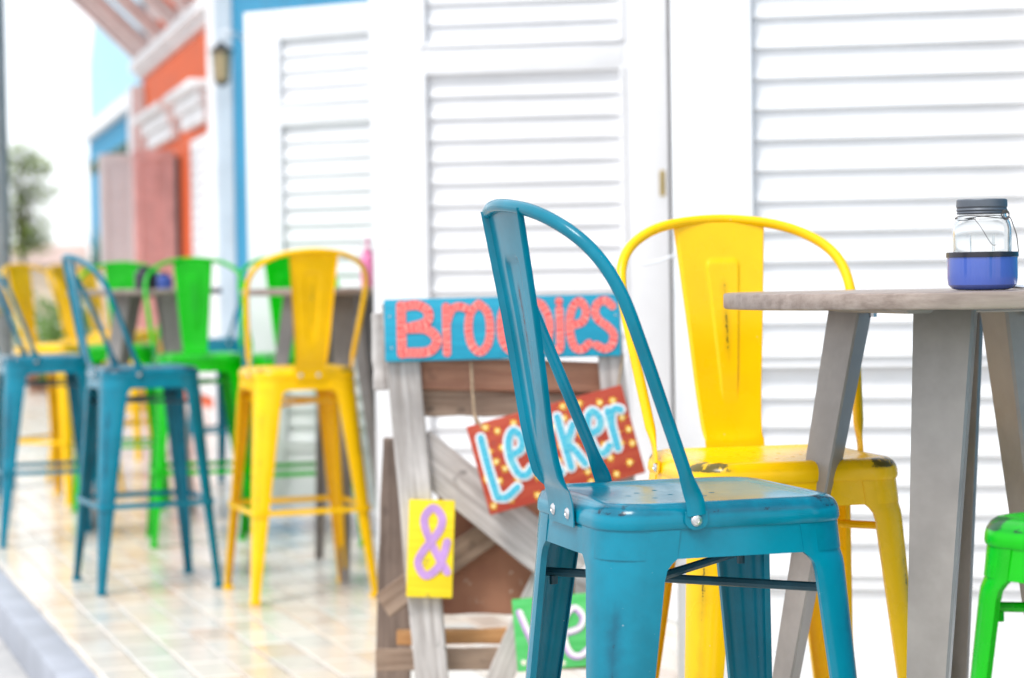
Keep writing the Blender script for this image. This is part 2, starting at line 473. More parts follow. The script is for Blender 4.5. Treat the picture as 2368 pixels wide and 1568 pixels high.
# pavement: grout slab + pavers
def paver_mat():
    m, t, p = newmat('paver_stone'); vec = coords(t)
    oi = N(t, 'ShaderNodeObjectInfo'); a = N(t, 'ShaderNodeAttribute'); a.attribute_name = 'rnd'
    r = math2(t, 'FRACT', math2(t, 'ADD', oi.outputs['Random'], a.outputs['Fac']), 0)
    cr = N(t, 'ShaderNodeValToRGB'); t.links.new(r, cr.inputs[0]); e = cr.color_ramp; e.interpolation = 'LINEAR'
    cols = [(0, (.66, .58, .50, 1)), (.18, (.72, .66, .59, 1)), (.34, (.58, .54, .50, 1)), (.5, (.68, .61, .53, 1)), (.63, (.58, .46, .37, 1)), (.78, (.72, .68, .63, 1)), (.9, (.57, .57, .54, 1)), (1, (.68, .60, .51, 1))]
    e.elements[0].position = 0; e.elements[0].color = cols[0][1]; e.elements[1].position = 1; e.elements[1].color = cols[-1][1]
    for q, c in cols[1:-1]: el_ = e.elements.new(q); el_.color = c
    gv = coords(t, rnd=True, kind='Object'); n = noise(t, gv, 9, 6, .65); n2 = noise(t, gv, 55, 4, .6)
    c = mixc(t, math2(t, 'MULTIPLY', ramp(t, n, .35, .7), .35), cr.outputs[0], (.70, .66, .58, 1))
    c = mixc(t, math2(t, 'MULTIPLY', ramp(t, n2, .5, .75), .25), c, (.30, .27, .22, 1))
    t.links.new(c, p.inputs['Base Color'])
    t.links.new(math2(t, 'ADD', math2(t, 'MULTIPLY', n, .28), .06), p.inputs['Roughness'])
    p.inputs['Specular IOR Level'].default_value = .75
    bump(t, p, n2, .10, .002); return m
PAV = paver_mat(); GROUT = plain('grout', (.66, .62, .56, 1), .6, 0, .18, 8, .2)
pl = MB()
q = [sv(-9, .0, -.012), sv(60, .0, -.012), sv(60, 9, -.012), sv(-9, 9, -.012)]
q2 = [p_-Vector((0, 0, .10)) for p_ in q]
pl.add(q+q2, [(0, 1, 2, 3), (4, 7, 6, 5), (0, 4, 5, 1), (1, 5, 6, 2), (2, 6, 7, 3), (3, 7, 4, 0)])
PAVEMENT = struct(pl.build('pavement', GROUT))
TL, TW, GAP = .235, .118, .0055
def tile_geo(L, W_, j=0):
    a, b = L/2, W_/2; c = .004
    v = [(-a, -b, -.011), (a, -b, -.011), (a, b, -.011), (-a, b, -.011), (-a, -b, -c*.7), (a, -b, -c*.7), (a, b, -c*.7), (-a, b, -c*.7),
         (-a+c, -b+c, 0), (a-c, -b+c, 0), (a-c, b-c, 0), (-a+c, b-c, 0)]
    f = [(0, 1, 5, 4), (1, 2, 6, 5), (2, 3, 7, 6), (3, 0, 4, 7), (4, 5, 9, 8), (5, 6, 10, 9), (6, 7, 11, 10), (7, 4, 8, 11), (8, 9, 10, 11)]
    return v, f
tv, tf = tile_geo(TL-GAP, TW-GAP)
TILE = meshdata('paver', tv, tf); TILE.materials.append(PAV)
a_ = TILE.attributes.new('rnd', 'FLOAT', 'POINT'); a_.data.foreach_set('value', [0.0]*len(TILE.vertices))
def screen(p):
    d = p-Vector((0, 0, CAMH)); z = d.dot(fw)
    if z < .2: return None
    return 1184+FPX*d.dot(rt)/z, 784-FPX*d.dot(up)/z, z
cand = []; rest = []
for i in range(-36, 200):
    for k in range(0, 46):
        s = (i+(.5 if k % 2 else 0))*TL; n = .012+TW*(k+.5)
        if s > 18 and k > 30: continue
        c = sv(s, n); tilt = (random.uniform(-.004, .004), random.uniform(-.004, .004)); dz = random.uniform(-.0012, .0012)
        e = (c, tilt, dz)
        pp = screen(c)
        if pp and -40 < pp[0] < 900 and pp[1] < 1600 and pp[2] < 12: cand.append((pp[2], e))
        else: rest.append(e)
cand.sort(key=lambda q: q[0])
rest += [e for _, e in cand[300:]]
for _, (c, tl, dz) in cand[:300]:
    o = link('paver', TILE, None, PAVEMENT); o.location = c+Vector((0, 0, dz)); o.rotation_euler = (tl[0], tl[1], STREET)
v = []; f = []; rn = []
for (c, tl, dz) in rest:
    Mx = Matrix.Translation(c+Vector((0, 0, dz))) @ Matrix.Rotation(STREET, 4, 'Z') @ Matrix.Rotation(tl[0], 4, 'X') @ Matrix.Rotation(tl[1], 4, 'Y')
    b = len(v); v += [Mx @ Vector(p_) for p_ in tv]; f += [tuple(i+b for i in q_) for q_ in tf]; rn += [random.random()]*len(tv)
m = bpy.data.meshes.new('paver_field'); m.from_pydata([tuple(p_) for p_ in v], [], f); m.update()
a_ = m.attributes.new('rnd', 'FLOAT', 'POINT'); a_.data.foreach_set('value', rn)
o = link('paver_field', m, PAV, PAVEMENT); o['kind'] = 'stuff'
# kerb, built of separate stones
KERB = plain('kerb_paint', (.35, .37, .42, 1), .6, 0, .15, 5, .2)
ker = struct(empty('kerb'))
kmb = MB().bbox(-.995/2, .995/2, -.0, .105, -.118, .004, .014, 2).data('kerb_stone', 40)
kmb.materials.append(KERB)
for i in range(-9, 40):
    o = link('kerb_stone', kmb, None, ker); o.location = sv(i*1.0+.5, 0); o.rotation_euler = (0, 0, STREET)

# ------------------------------------------------------------------ house fronts
def frame(name, P, d): return empty(name, P, math.atan2(d[1], d[0]))
# local frame of a house: x along the front (away), y towards the street, z up
BLUEW = plain('blue_wall', (.015, .25, .44, 1), .7, 0, .10, 4, .2)
BLUEL = plain('pale_blue_wall', (.36, .62, .76, 1), .7, 0, .08, 4, .2)
ORANGE = plain('orange_wall', (.80, .13, .025, 1), .7, 0, .10, 4, .2)
PINK = plain('pale_pink_timber', (.72, .60, .58, 1), .6, 0, .10, 6, .1)
REDDOOR = plain('faded_red_paint', (.68, .44, .43, 1), .5, 0, .15, 6, .1)
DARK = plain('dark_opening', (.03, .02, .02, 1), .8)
GLASSD = plain('dark_glass', (.05, .06, .07, 1), .08, 0, .1)
ROOFT = plain('roof_tile', (.45, .16, .09, 1), .7, 0, .2, 9, .3)

# house with the louvred doors (near)
NH = Vector((-2.02, 15.55, 0)); ndir = Vector((-.31, 1, 0)).normalized()
near = frame('cafe_house', NH, ndir)
tag(near, 'blue cafe front with white louvred doors folded open, nearest along the pavement', 'building')
w_ = MB().bbox(-14.5, 0, -5, 0, 0, 4.2, .01); w_.build('wall', BLUEW, near)
MB().bbox(-14.5, -.0, .0015, .06, 0, .28, .008).build('plinth', WHITE2, near)
MB().bbox(-.30, .0, .0015, .14, 0, 4.19, .01).build('pilaster', WHITE2, near)
MB().bbox(-14.6, .05, -5.2, .30, 4.2, 4.42, .02).build('cornice', WHITE2, near)
MB().bbox(-14.6, .2, -5.2, .45, 4.42, 4.50, .01).build('roof', ROOFT, near)
for (xa, xb) in ((-11.6, -9.9), (-9.6, -7.9), (-7.1, -5.6), (-4.4, -3.1)):
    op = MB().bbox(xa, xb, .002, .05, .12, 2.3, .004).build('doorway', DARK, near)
    for (a, b, c, d) in ((xa-.1, xa, .12, 2.3), (xb, xb+.1, .12, 2.3), (xa-.1, xb+.1, 2.3, 2.42)):
        MB().bbox(a, b, .0025, .12, c, d, .006).build('frame', WHITE, op)
    MB().bbox(xa-.1, xb+.1, .07, .30, .0, .115, .008).build('doorstep', WHITE2, op)

# orange house
OH = Vector((-2.10, 15.6, 0)); odir = Vector((-.285, 1, 0)).normalized()
org = frame('orange_house', OH, odir)
tag(org, 'orange house front with white door hoods and a pale timber balcony', 'building')
MB().bbox(0, 4.70, -4, 0, 0, 2.93, .01).build('wall', ORANGE, org)
MB().bbox(-.02, 4.72, -4, .05, 0, .10, .01).build('plinth', PINK, org)
bd = MB().bbox(-.05, 4.75, -.2, .06, 2.931, 2.98, .01).bbox(-.05, 4.75, -.2, .12, 2.982, 3.10, .02).build('cornice', WHITE2, org)
MB().bbox(4.52, 4.88, .003, .13, .0, 2.86, .01).build('pilaster', WHITE2, org)
MB().bbox(0, 4.7, -4, -.05, 3.11, 5.6, .01).build('upper_wall', PINK, org)
for (a, b) in ((.5, 1.4), (2.5, 3.4)): MB().bbox(a, b, -.048, .0, 3.12, 5.0, .01).build('upper_shutter', ORANGE, org)
bal = MB().bbox(-.1, 4.8, -.05, 1.75, 4.32, 4.42, .01).build('balcony_deck', PINK, org)
for xx in (.15, .95, 1.9, 2.9, 3.9, 4.6):
    MB().bbox(xx-.05, xx+.05, .0, 1.72, 4.18, 4.315, .01).build('joist', PINK, bal)
    b_ = MB().bbox(-.05, .05, -.06, .06, 0, 1.62, .01).build('brace', PINK, bal)
    b_.location = (xx, .03, 3.12); b_.rotation_euler = (math.radians(-46), 0, 0)
def hood(par, a, b, z):
    h = MB().bbox(a, b, .003, .12, z, z+.10, .01).bbox(a+.06, b-.06, .003, .08, z-.12, z-.002, .01).bbox(a-.06, b+.06, .003, .20, z+.102, z+.17, .015)
    return h.build('door_hood', WHITE2, par)
hood(org, .10, 1.50, 2.34); hood(org, 2.02, 3.85, 2.34)
def louvre_leaf(par, name, w, z0, z1, mat, n=12, thick=.035):
    """small far louvred leaf, local x 0..w, built round y=0"""
    lf = MB().bbox(0, .07, -thick/2, thick/2, z0, z1, .004).bbox(w-.07, w, -thick/2, thick/2, z0, z1, .004)
    for zz in (z0, (z0+z1)/2-.05, z1-.1): lf.bbox(.0705, w-.0705, -thick/2+.002, thick/2-.002, zz+.002, zz+.1, .004)
    o = lf.build(name, mat, par)
    m = MB().box(.072, w-.072, -.004, .004, -.040, .040).data('slat'); m.materials.append(mat)
    for half in ((z0+.1, (z0+z1)/2-.05), ((z0+z1)/2+.05, z1-.1)):
        k = max(3, int((half[1]-half[0])/.075)); st = (half[1]-half[0])/k
        for i in range(k):
            s = link('slat', m, None, o); s.location = (0, 0, half[0]+st*(i+.5)); s.rotation_euler = (math.radians(13), 0, 0)
    return o
# orange house: white closed shutters near, red leaf standing open, dark doorway
sh = louvre_leaf(org, 'shutter', .50, .2, 2.13, WHITE); sh.location = (.10, .03, 0)
sh = louvre_leaf(org, 'shutter', .50, .2, 2.13, WHITE); sh.location = (.61, .03, 0)
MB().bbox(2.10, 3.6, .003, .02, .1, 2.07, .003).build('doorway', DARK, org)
rd = louvre_leaf(org, 'door_leaf', .35, .12, 2.12, REDDOOR); rd.location = (2.15, .04, 0); rd.rotation_euler = (0, 0, math.radians(98))

# blue house beyond
bl = frame('blue_house', OH + odir*4.9, odir)
tag(bl, 'far blue house with pale blue upper floor and white band', 'building')
MB().bbox(0, 5.6, -4, 0, 0, 2.72, .01).build('wall', BLUEW, bl)
MB().bbox(-.01, 5.65, -.2, .08, 2.722, 2.88, .02).build('cornice', WHITE2, bl)
MB().prism([(0, 2.882), (5.6, 2.882), (5.6, 3.62), (4.3, 4.35), (0, 4.6)], -4, -.02).build('upper_wall', BLUEL, bl)
wl = louvre_leaf(bl, 'shutter', .34, .12, 2.2, WHITE); wl.location = (-.85, .14, 0); wl.rotation_euler = (0, 0, math.radians(95))
for xx in (.6, 3.0): 
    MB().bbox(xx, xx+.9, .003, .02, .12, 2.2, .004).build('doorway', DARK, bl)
for i in range(7):
    a = .4+i*.75
    MB().bbox(a, a+.20, .002, .05, 2.30, 2.45, .02).build('hanging_flower_box', plain('flower_mix', (.12, .16, .10, 1), .8, 0, .6, 30, .3) if i == 0 else bpy.data.materials['flower_mix'], bl)

# far pale house with pink roof
fh = empty('far_house', (-16.5, 78, 0))
tag(fh, 'small cream house with faded pink roof far down the street', 'building')
MB().bbox(-4, 6, 0, 7, -.1, 1.75, .02).build('wall', plain('cream_wall', (.66, .55, .42, 1), .8), fh)
MB().prism([(-4.4, 1.76), (6.4, 1.76), (5.0, 2.45), (-3.0, 2.45)], -.5, 7.5).build('roof', plain('faded_roof', (.66, .50, .45, 1), .8), fh)
for xx in (-2.6, .4, 3.4): MB().bbox(xx, xx+.9, -.03, .02, .5, 1.4, .01).build('window', GLASSD, fh)
wh = empty('white_block', (-9.55, 52, 0)); tag(wh, 'plain white building end beyond the blue house', 'building')
MB().bbox(-.6, 5, 0, 8, -.1, 4.0, .02).build('wall', WHITE2, wh)
MB().bbox(-.7, 5.1, -.1, 8, 4.002, 4.15, .02).build('parapet', WHITE2, wh)
for zz in (1.0, 2.6): MB().bbox(.1, .8, -.03, .02, zz, zz+.9, .01).build('window', GLASSD, wh)

# wall lantern on the corner
lp = at(512, 150, 14.6)
lan = empty('wall_lantern', (lp.x, lp.y, lp.z)); tag(lan, 'black wall lantern with amber glass on the corner by the orange house', 'lantern')
BLACKM = plain('black_iron', (.02, .02, .022, 1), .45)
MB().lathe([(.015, .155), (.02, .145), (.055, .115), (.082, .098), (.080, .090), (.0, .090)], 6).build('cap', BLACKM, lan, 20)
amb, t_, p_ = newmat('amber_glass'); p_.inputs['Base Color'].default_value = (.75, .55, .28, 1); p_.inputs['Roughness'].default_value = .25; p_.inputs['Transmission Weight'].default_value = .35
MB().lathe([(.046, -.11), (.060, .0885)], 6).build('glass', amb, lan)
cg = MB()
for k in range(6):
    a = 2*math.pi*k/6; cg.tube([(.048*math.cos(a), .048*math.sin(a), -.112), (.062*math.cos(a), .062*math.sin(a), .09)], .005, 5)
cg.lathe([(.0, -.15), (.02, -.14), (.05, -.118), (.052, -.111), (.0, -.111)], 6)
cg.build('cage', BLACKM, lan)
MB().tube([(0, 0, .15), (.0, 0, .20), (.05, .05, .235), (.13, .14, .20), (.16, .20, .12)], .011, 8).build('bracket', WHITE2, lan, 40)
MB().lathe([(.0, -.02), (.05, -.015), (.05, .015), (.0, .02)], 14).build('ball', WHITE2, lan, 60).location = (.05, .05, .215)

# utility pole at the left
pp = ground(0, 1130)
po = empty('utility_pole', (pp.x, pp.y, -.1)); tag(po, 'weathered grey utility pole at the left edge', 'pole')
MB().lathe([(.085, 0), (.078, 2), (.07, 5), (.065, 7.5)], 14).build('shaft', wood('pole_wood', (.24, .26, .27, 1), (.40, .42, .42, 1), 'z', 1, .8), po, 50)
MB().lathe([(.088, 1.0), (.088, 1.03)], 14).build('strap', RIVET, po)
MB().bbox(-.7, .7, -.05, .05, 6.9, 7.02, .01).build('crossarm', bpy.data.materials['pole_wood'], po)

# ------------------------------------------------------------------ greenery
def leafmat(name, c1, c2):
    m, t, p = newmat(name); vec = coords(t)
    n = noise(t, vec, 3.0, 3); t.links.new(mixc(t, ramp(t, n, .3, .7), c1, c2), p.inputs['Base Color'])
    p.inputs['Roughness'].default_value = .45
    tr_ = N(t, 'ShaderNodeBsdfTranslucent'); tr_.inputs['Color'].default_value = tuple(min(1, q*2.2) for q in c2[:3])+(1,)
    mx = N(t, 'ShaderNodeMixShader'); mx.inputs[0].default_value = .45
    t.links.new(p.outputs[0], mx.inputs[1]); t.links.new(tr_.outputs[0], mx.inputs[2])
    t.links.new(mx.outputs[0], t.nodes['Material Output'].inputs['Surface']); return m
LEAF = leafmat('leaf_green', (.06, .14, .03, 1), (.14, .24, .06, 1)); LEAF2 = leafmat('tree_green', (.10, .17, .04, 1), (.24, .30, .09, 1))
AGAVE = leafmat('agave_green', (.05, .14, .10, 1), (.10, .20, .14, 1)); BARK = wood('bark', (.16, .13, .10, 1), (.28, .24, .2, 1), 'z', .5)
def leaves(n, rad, size, rnd, hole=.25):
    v = []; f = []
    for _ in range(n):
        while True:
            p = Vector((rnd.uniform(-1, 1), rnd.uniform(-1, 1), rnd.uniform(-1, 1)))
            if hole < p.length < 1: break
        k = 1+.25*math.sin(p.x*5+p.z*4)*math.cos(p.y*6)
        p = Vector((p.x*rad[0], p.y*rad[1], p.z*rad[2]))*k
        R = Matrix.Rotation(rnd.uniform(0, 6.28), 3, 'Z') @ Matrix.Rotation(rnd.uniform(-1.1, 1.1), 3, 'X') @ Matrix.Rotation(rnd.uniform(0, 6.28), 3, 'Z')
        s = size*rnd.uniform(.6, 1.3); b = len(v)
        for q in ((0, -1, 0), (.38, -.2, .08), (0, 1, 0), (-.38, -.2, .08)): v.append(p+R @ (Vector(q)*s))
        f += [(b, b+1, b+2), (b, b+2, b+3)]
    return v, f
def shrub(loc, rad, n, size, label, seed, planter=True):
    r = empty('shrub', loc); tag(r, label, 'shrub'); rnd = random.Random(seed)
    v, f = leaves(n, rad, size, rnd); o = link('foliage', meshdata('foliage', v, f), LEAF, r); o.location = (0, 0, .25+rad[2])
    st = MB()
    for k in range(4):
        a = k*1.6+seed; st.tube([(.02*math.cos(a), .02*math.sin(a), .0), (.1*math.cos(a), .1*math.sin(a), .3), (rad[0]*.4*math.cos(a), rad[1]*.4*math.sin(a), .25+rad[2])], [.018, .014, .008], 6)
    st.build('stem', BARK, r)
    if planter: MB().lathe([(.14, 0), (.19, .28), (.205, .285), (.205, .32), (.18, .32), (.17, .27), (.0, .27)], 20).build('pot', plain('pot_clay', (.30, .14, .08, 1), .8) if 'pot_clay' not in bpy.data.materials else bpy.data.materials['pot_clay'], r, 40)
for i, (px, d, rad, n, lb) in enumerate(((160, 17.5, (.32, .32, .34), 900, 'leafy green potted shrub behind the left yellow stools'), (100, 21, (.5, .5, .4), 900, 'round green shrub near the utility pole'), (205, 20.5, (.3, .3, .42), 700, 'tall narrow shrub in front of the blue house'))):
    c = at(px, 700, d); shrub((c.x, c.y, -.1), rad, n, .055, lb, i+3)
def fronds(n, L, rnd, droop, wid=.10, leaf=.5, up_=.5):
    v = []; f = []
    for k in range(n):
        a = 2*math.pi*k/n+rnd.uniform(-.25, .25); e = rnd.uniform(-.1, 1)*up_+.15; l = L*rnd.uniform(.75, 1.1)
        c, s = math.cos(a), math.sin(a); prev = None
        K = 30
        for i in range(K+1):
            t = i/K; r_ = l*t*math.cos(e*(1-t*.3)); z = l*(math.sin(e)*t-droop*t*t)
            p = Vector((c*r_, s*r_, z))
            if i > 1:
                ll = leaf*math.sin(math.pi*min(1, t*.9+.08))**.7
                for sg in (-1, 1):
                    side = Vector((-s*sg, c*sg, -.55)).normalized(); tip = p+side*ll+Vector((c, s, 0))*ll*.35
                    b = len(v); w2 = Vector((c, s, 0))*wid*.5
                    v += [p-w2, p+w2, tip]; f.append((b, b+1, b+2))
            if prev is not None:
                b = len(v); w2 = Vector((-s, c, 0))*.02
                v += [prev-w2, prev+w2, p+w2, p-w2]; f.append((b, b+1, b+2, b+3))
            prev = p
    return v, f
def palm(px, py, d, L, n, label, seed):
    c = at(px, py, d); r = empty('palm_tree', (c.x, c.y, -.15)); tag(r, label, 'palm tree'); rnd = random.Random(seed)
    h = c.z+.15
    MB().tube([(.1, 0, 0), (.05, 0, h*.3), (-.03, 0, h*.7), (0, 0, h)], [.2, .15, .13, .11], 10).build('trunk', BARK, r, 50)
    v, f = fronds(n, L, rnd, .62, .12*L/2, .55*L/2, 1.0); o = link('crown', meshdata('crown', v, f), LEAF2, r); o.location = (0, 0, h)
def leafy_tree(px, py, d, clumps, label, seed):
    c = at(px, py, d); r = empty('leafy_tree', (c.x, c.y, -.12)); tag(r, label, 'tree'); rnd = random.Random(seed); h = c.z+.12
    tk = MB().tube([(0, 0, 0), (.06, 0, h*.4), (0, 0, h)], [.13, .10, .05], 8)
    v = []; f = []
    for (ox, oz, rr_) in clumps:
        tk.tube([(0, 0, h*.55), (ox*.5, 0, h+oz*.5), (ox, 0, h+oz)], [.05, .03, .015], 6)
        lv, lf = leaves(int(520*rr_*rr_), (rr_, rr_, rr_*.8), .115, rnd, .1); b = len(v)
        v += [p+Vector((ox, rnd.uniform(-.3, .3), oz+h)) for p in lv]; f += [tuple(i+b for i in q) for q in lf]
    tk.build('trunk', BARK, r, 50)
    link('crown', meshdata('crown', v, f), LEAF2, r)
leafy_tree(48, 470, 66, ((0, 1.45, .62), (.45, 1.0, .58), (-.35, .9, .7), (.72, .3, .5), (.1, .2, .55), (-.4, -.3, .7), (.4, -.75, .62), (.0, -1.2, .7), (.6, -1.3, .4)), 'soft green leafy tree beside the utility pole', 5)
ag = ground(236, 770); ar = empty('agave_plant', (ag.x, ag.y, 0)); tag(ar, 'spiky blue-green potted plant in front of the blue house', 'plant')
# spiky plant on a tall pot
c = at(236, 600, 22.5); ar.location = (c.x, c.y, 0); rnd = random.Random(4)
hp = c.z-.15
MB().lathe([(.14, 0), (.17, hp*.7), (.20, hp), (.17, hp), (.15, hp-.05), (0, hp-.05)], 18).build('pot', WHITE2, ar, 40)
v = []; f = []
for k in range(34):
    a = rnd.uniform(0, 6.28); e = rnd.uniform(.4, 1.45); L = rnd.uniform(.3, .6); b = len(v)
    dr = Vector((math.cos(a)*math.cos(e), math.sin(a)*math.cos(e), math.sin(e))); sd2 = Vector((-math.sin(a), math.cos(a), 0))*.025
    v += [Vector((0, 0, hp-.05))-sd2, Vector((0, 0, hp-.05))+sd2, dr*L*.6+Vector((0, 0, hp))+sd2*.9, dr*L+Vector((0, 0, hp-.04)), dr*L*.6+Vector((0, 0, hp))-sd2*.9]
    f.append((b, b+1, b+2, b+3, b+4))
link('leaves', meshdata('leaves', v, f), AGAVE, ar)

# ------------------------------------------------------------------ the white louvred door leaves
SLATS = {}
BRASS = plain('brass', (.45, .33, .12, 1), .35, 1.0, .2, 40)
def door_leaf(pl_, pr_, label, st_l=.172, st_r=.138, z0=.10, latch=False, hook=None):
    """leaf from ground point pl_ (free left edge) to pr_ (right edge), seen from the camera side"""
    pl_ = Vector((pl_[0], pl_[1], 0)); pr_ = Vector((pr_[0], pr_[1], 0)); d = pr_-pl_; W_ = d.length
    r = empty('louvred_door', pl_, math.atan2(d.y, d.x)); tag(r, label, 'door', 'white louvred door leaves standing open')
    T = .046; y0, y1 = 0, T                                # y0 = camera side
    ZT = 2.18
    xl, xr = st_l, W_-st_r
    MB().bbox(0, st_l, y0, y1, z0, ZT, .004, 2).build('stile', WHITE, r, 40)
    MB().bbox(xr, W_, y0, y1, z0, ZT, .004, 2).build('stile', WHITE, r, 40)
    fields = [(.375, .835), (.868, 1.695), (1.79, 2.055)]
    for a, b in ((.335, .375), (.835, .868), (1.695, 1.79), (2.055, ZT)):
        MB().bbox(xl+.0005, xr-.0005, y0+.0015, y1-.0015, a, b, .003, 2).build('rail', WHITE, r, 40)
    pn = MB().bbox(xl+.0005, xr-.0005, y0+.012, y1-.012, z0+.09, .3345, .003).build('panel', WHITE, r)
    MB().bbox(xl+.0005, xr-.0005, y0+.0015, y1-.0015, z0, z0+.0895, .003).build('rail', WHITE, r)
    fw_ = xr-xl
    key = round(fw_, 4)
    if key not in SLATS:
        PIT = .0665
        pr2 = [(-.004, .047), (.0, .047), (.0008, .030), (.0014, .008), (.0030, -.006), (.0070, -.0175), (.0100, -.0245), (.0107, -.0295), (.0096, -.0345), (.005, -.0360), (-.004, -.0345)]
        # profile in (depth towards viewer, z): leans out towards the bottom, rounded lip
        n = len(pr2); v = [(0+.012, -p_[0], p_[1]) for p_ in pr2]+[(fw_-.012, -p_[0], p_[1]) for p_ in pr2]
        f = [tuple(range(n)), tuple(range(2*n-1, n-1, -1))]+[(i, (i+1) % n, n+(i+1) % n, n+i) for i in range(n)]
        SLATS[key] = meshdata('slat', v, f, 30); SLATS[key].materials.append(WHITE)
    for (a, b) in fields:
        bead = MB().bbox(xl-.006, xl+.012, -.006, .03, a-.008, b+.008, .003).bbox(xr-.012, xr+.006, -.006, .03, a-.008, b+.008, .003)
        bead.bbox(xl+.0122, xr-.0122, -.0055, .0, a-.010, a+.004, .002)
        bead.build('bead', WHITE, r)
        k = int(round((b-a)/.0665)); st = (b-a)/k
        for i in range(k):
            s = link('slat', SLATS[key], None, r)
            s.location = (xl, .0255, a+st*(i+.5)-.003); s.rotation_euler = (random.uniform(-.02, .02), 0, 0)
    if latch:
        MB().bbox(W_-.030, W_-.012, -.0025, .004, 1.295, 1.375, .001).build('lock_plate', BRASS, r)
        MB().bbox(W_-.026, W_-.016, -.004, -.0026, 1.315, 1.355, .001).build('bolt', BRASS, r)
    if hook:
        hx, hz, ex, ey, ez = hook
        MB().tube([(hx, -.004, hz), (hx, -.03, hz), (hx+ex*.5, -.03+ey*.5, hz+ez*.5-.004), (hx+ex, -.03+ey, hz+ez)], .0032, 8).build('hook_stay', WHITE, r, 50)
    return r
L_ = at(575, 700, 9.15); R_ = at(985, 700, 8.72)
door_leaf(L_, R_, 'white louvred door leaf behind the far yellow stool, farthest of the three', hook=(.66, 1.16, .0, -.14, .0))
L_ = at(864, 700, 6.92); R_ = at(1551, 700, 6.76)
door_leaf(L_, R_, 'white louvred door leaf standing behind the wooden sandwich board', latch=True, hook=(.055, 1.15, -.09, -.05, .005))
L_ = at(1557, 700, 4.90); R_ = at(2560, 700, 4.74)
door_leaf(L_, R_, 'white louvred door leaf behind the near yellow stool and table, nearest of the three', hook=(.012, 1.095, -.075, -.03, -.022))

# ================================================================== THINGS
# ------------------------------------------------------------------ tables
TOPZ = 1.020; TR = .333
TABLEM = plain('brushed_steel_paint', (.30, .272, .252, 1), .38, .25, .25, 5, .06)
TABLEW = wood('table_wood', (.21, .155, .13, 1), (.37, .295, .255, 1), 'x', .8, .40, .2, .08)
def leg_sheet(top, bot, fl, frr, k=.36, T=.004):
    """folded sheet leg: ridge runs top->bot, flange vectors fl / frr at the top, scaled by k at the floor"""
    rings = []
    for i in range(9):
        t = i/8; s = 1-(1-k)*t
        R_ = Vector((top[0]+(bot[0]-top[0])*t, top[1]+(bot[1]-top[1])*t)); z = (TOPZ-.0245)*(1-t)
        a = Vector(fl)*s; b = Vector(frr)*s
        ua = a.normalized(); ub = b.normalized(); inn = (ua+ub).normalized()
        na = Vector((-ua.y, ua.x)); na = na if na.dot(inn) > 0 else -na
        nb = Vector((-ub.y, ub.x)); nb = nb if nb.dot(inn) > 0 else -nb
        lipa = ub*.010*s; lipb = ua*.010*s
        pts = [R_+a+lipa, R_+a, R_+a*.5, R_+(ua)*.004, R_+ub*.004, R_+b*.5, R_+b, R_+b+lipb, R_+b+lipb-ub*T, R_+b-ub*T+nb*T, R_+inn*T*1.5, R_+a-ua*T+na*T, R_+a+lipa-ua*T]
        rings.append([(p.x, p.y, z) for p in pts])
    v, f = loft(rings); n = len(rings[0]); f.append(tuple(range(n))); f.append(tuple(reversed(range(8*n, 9*n))))
    return MB().add(v, f)
def table(x, y, rz, label, z=0.0):
    r = empty('bar_table', (x, y, z), rz); tag(r, label, 'table', 'round bar tables on the pavement')
    tp = MB().lathe([(0, TOPZ-.024), (TR-.004, TOPZ-.024), (TR-.001, TOPZ-.0225), (TR, TOPZ-.020), (TR, TOPZ-.0035), (TR-.001, TOPZ-.0012), (TR-.004, TOPZ), (0, TOPZ)], 96).build('table_top', TABLEW, r, 30)
    MB().bbox(-.13, .13, -.13, .13, TOPZ-.032, TOPZ-.0245, .002).build('mounting_plate', TABLEM, r).rotation_euler = (0, 0, .3)
    # ridge positions: left, front, right, back
    for top, bot, a, b in (((-.125, .02), (-.315, .045), (-.038, .062), (.030, .060)),
                           ((.010, -.165), (-.105, -.330), (-.084, .022), (.023, .082)),
                           ((.085, -.03), (.190, -.05), (-.024, .070), (.080, .030)),
                           ((.035, .165), (.06, .33), (-.05, -.05), (.05, -.05))):
        leg_sheet(top, bot, a, b).build('leg', TABLEM, r, 25)
    for (bx, by) in ((-.10, .05), (.12, -.03)): MB().lathe([(.006, TOPZ-.040), (.006, TOPZ-.0325)], 8, (bx, by)).build('bolt', RIVET, r)
    return r
table(.655, 3.27, 0.0, 'round wooden-topped bar table with grey metal legs, nearest, holding the blue jar')
table(-.64, 7.80, .5, 'bar table standing behind the far yellow stool')
table(-1.60, 9.45, -.3, 'farther bar table on the left between the yellow and green stools')

# ------------------------------------------------------------------ jar lantern on the near table
jp = at(2272, 668, 3.13)
BLUEJ, t_, p_ = newmat('blue_enamel'); p_.inputs['Base Color'].default_value = (.065, .12, .46, 1); p_.inputs['Roughness'].default_value = .16; p_.inputs['Coat Weight'].default_value = .5
GL, t_, p_ = newmat('jar_glass'); p_.inputs['Base Color'].default_value = (.93, .94, .94, 1); p_.inputs['Roughness'].default_value = .03; p_.inputs['Transmission Weight'].default_value = 1; p_.inputs['IOR'].default_value = 1.3
LID = plain('lid_grey', (.10, .115, .14, 1), .5, .3, .15, 20)
BLK = plain('black_plastic', (.02, .02, .03, 1), .25)
jar = empty('jar_candle_holder', (jp.x, jp.y, TOPZ)); jar.scale = (.93, .93, .93); tag(jar, 'glass jar with grey lid and wire handle set in a glossy blue cup', 'jar')
MB().lathe([(0, .001), (.038, .001), (.046, .003), (.0525, .009), (.0540, .020), (.0540, .052), (.0525, .052), (.0525, .02), (0, .012)], 48).build('cup', BLUEJ, jar, 35)
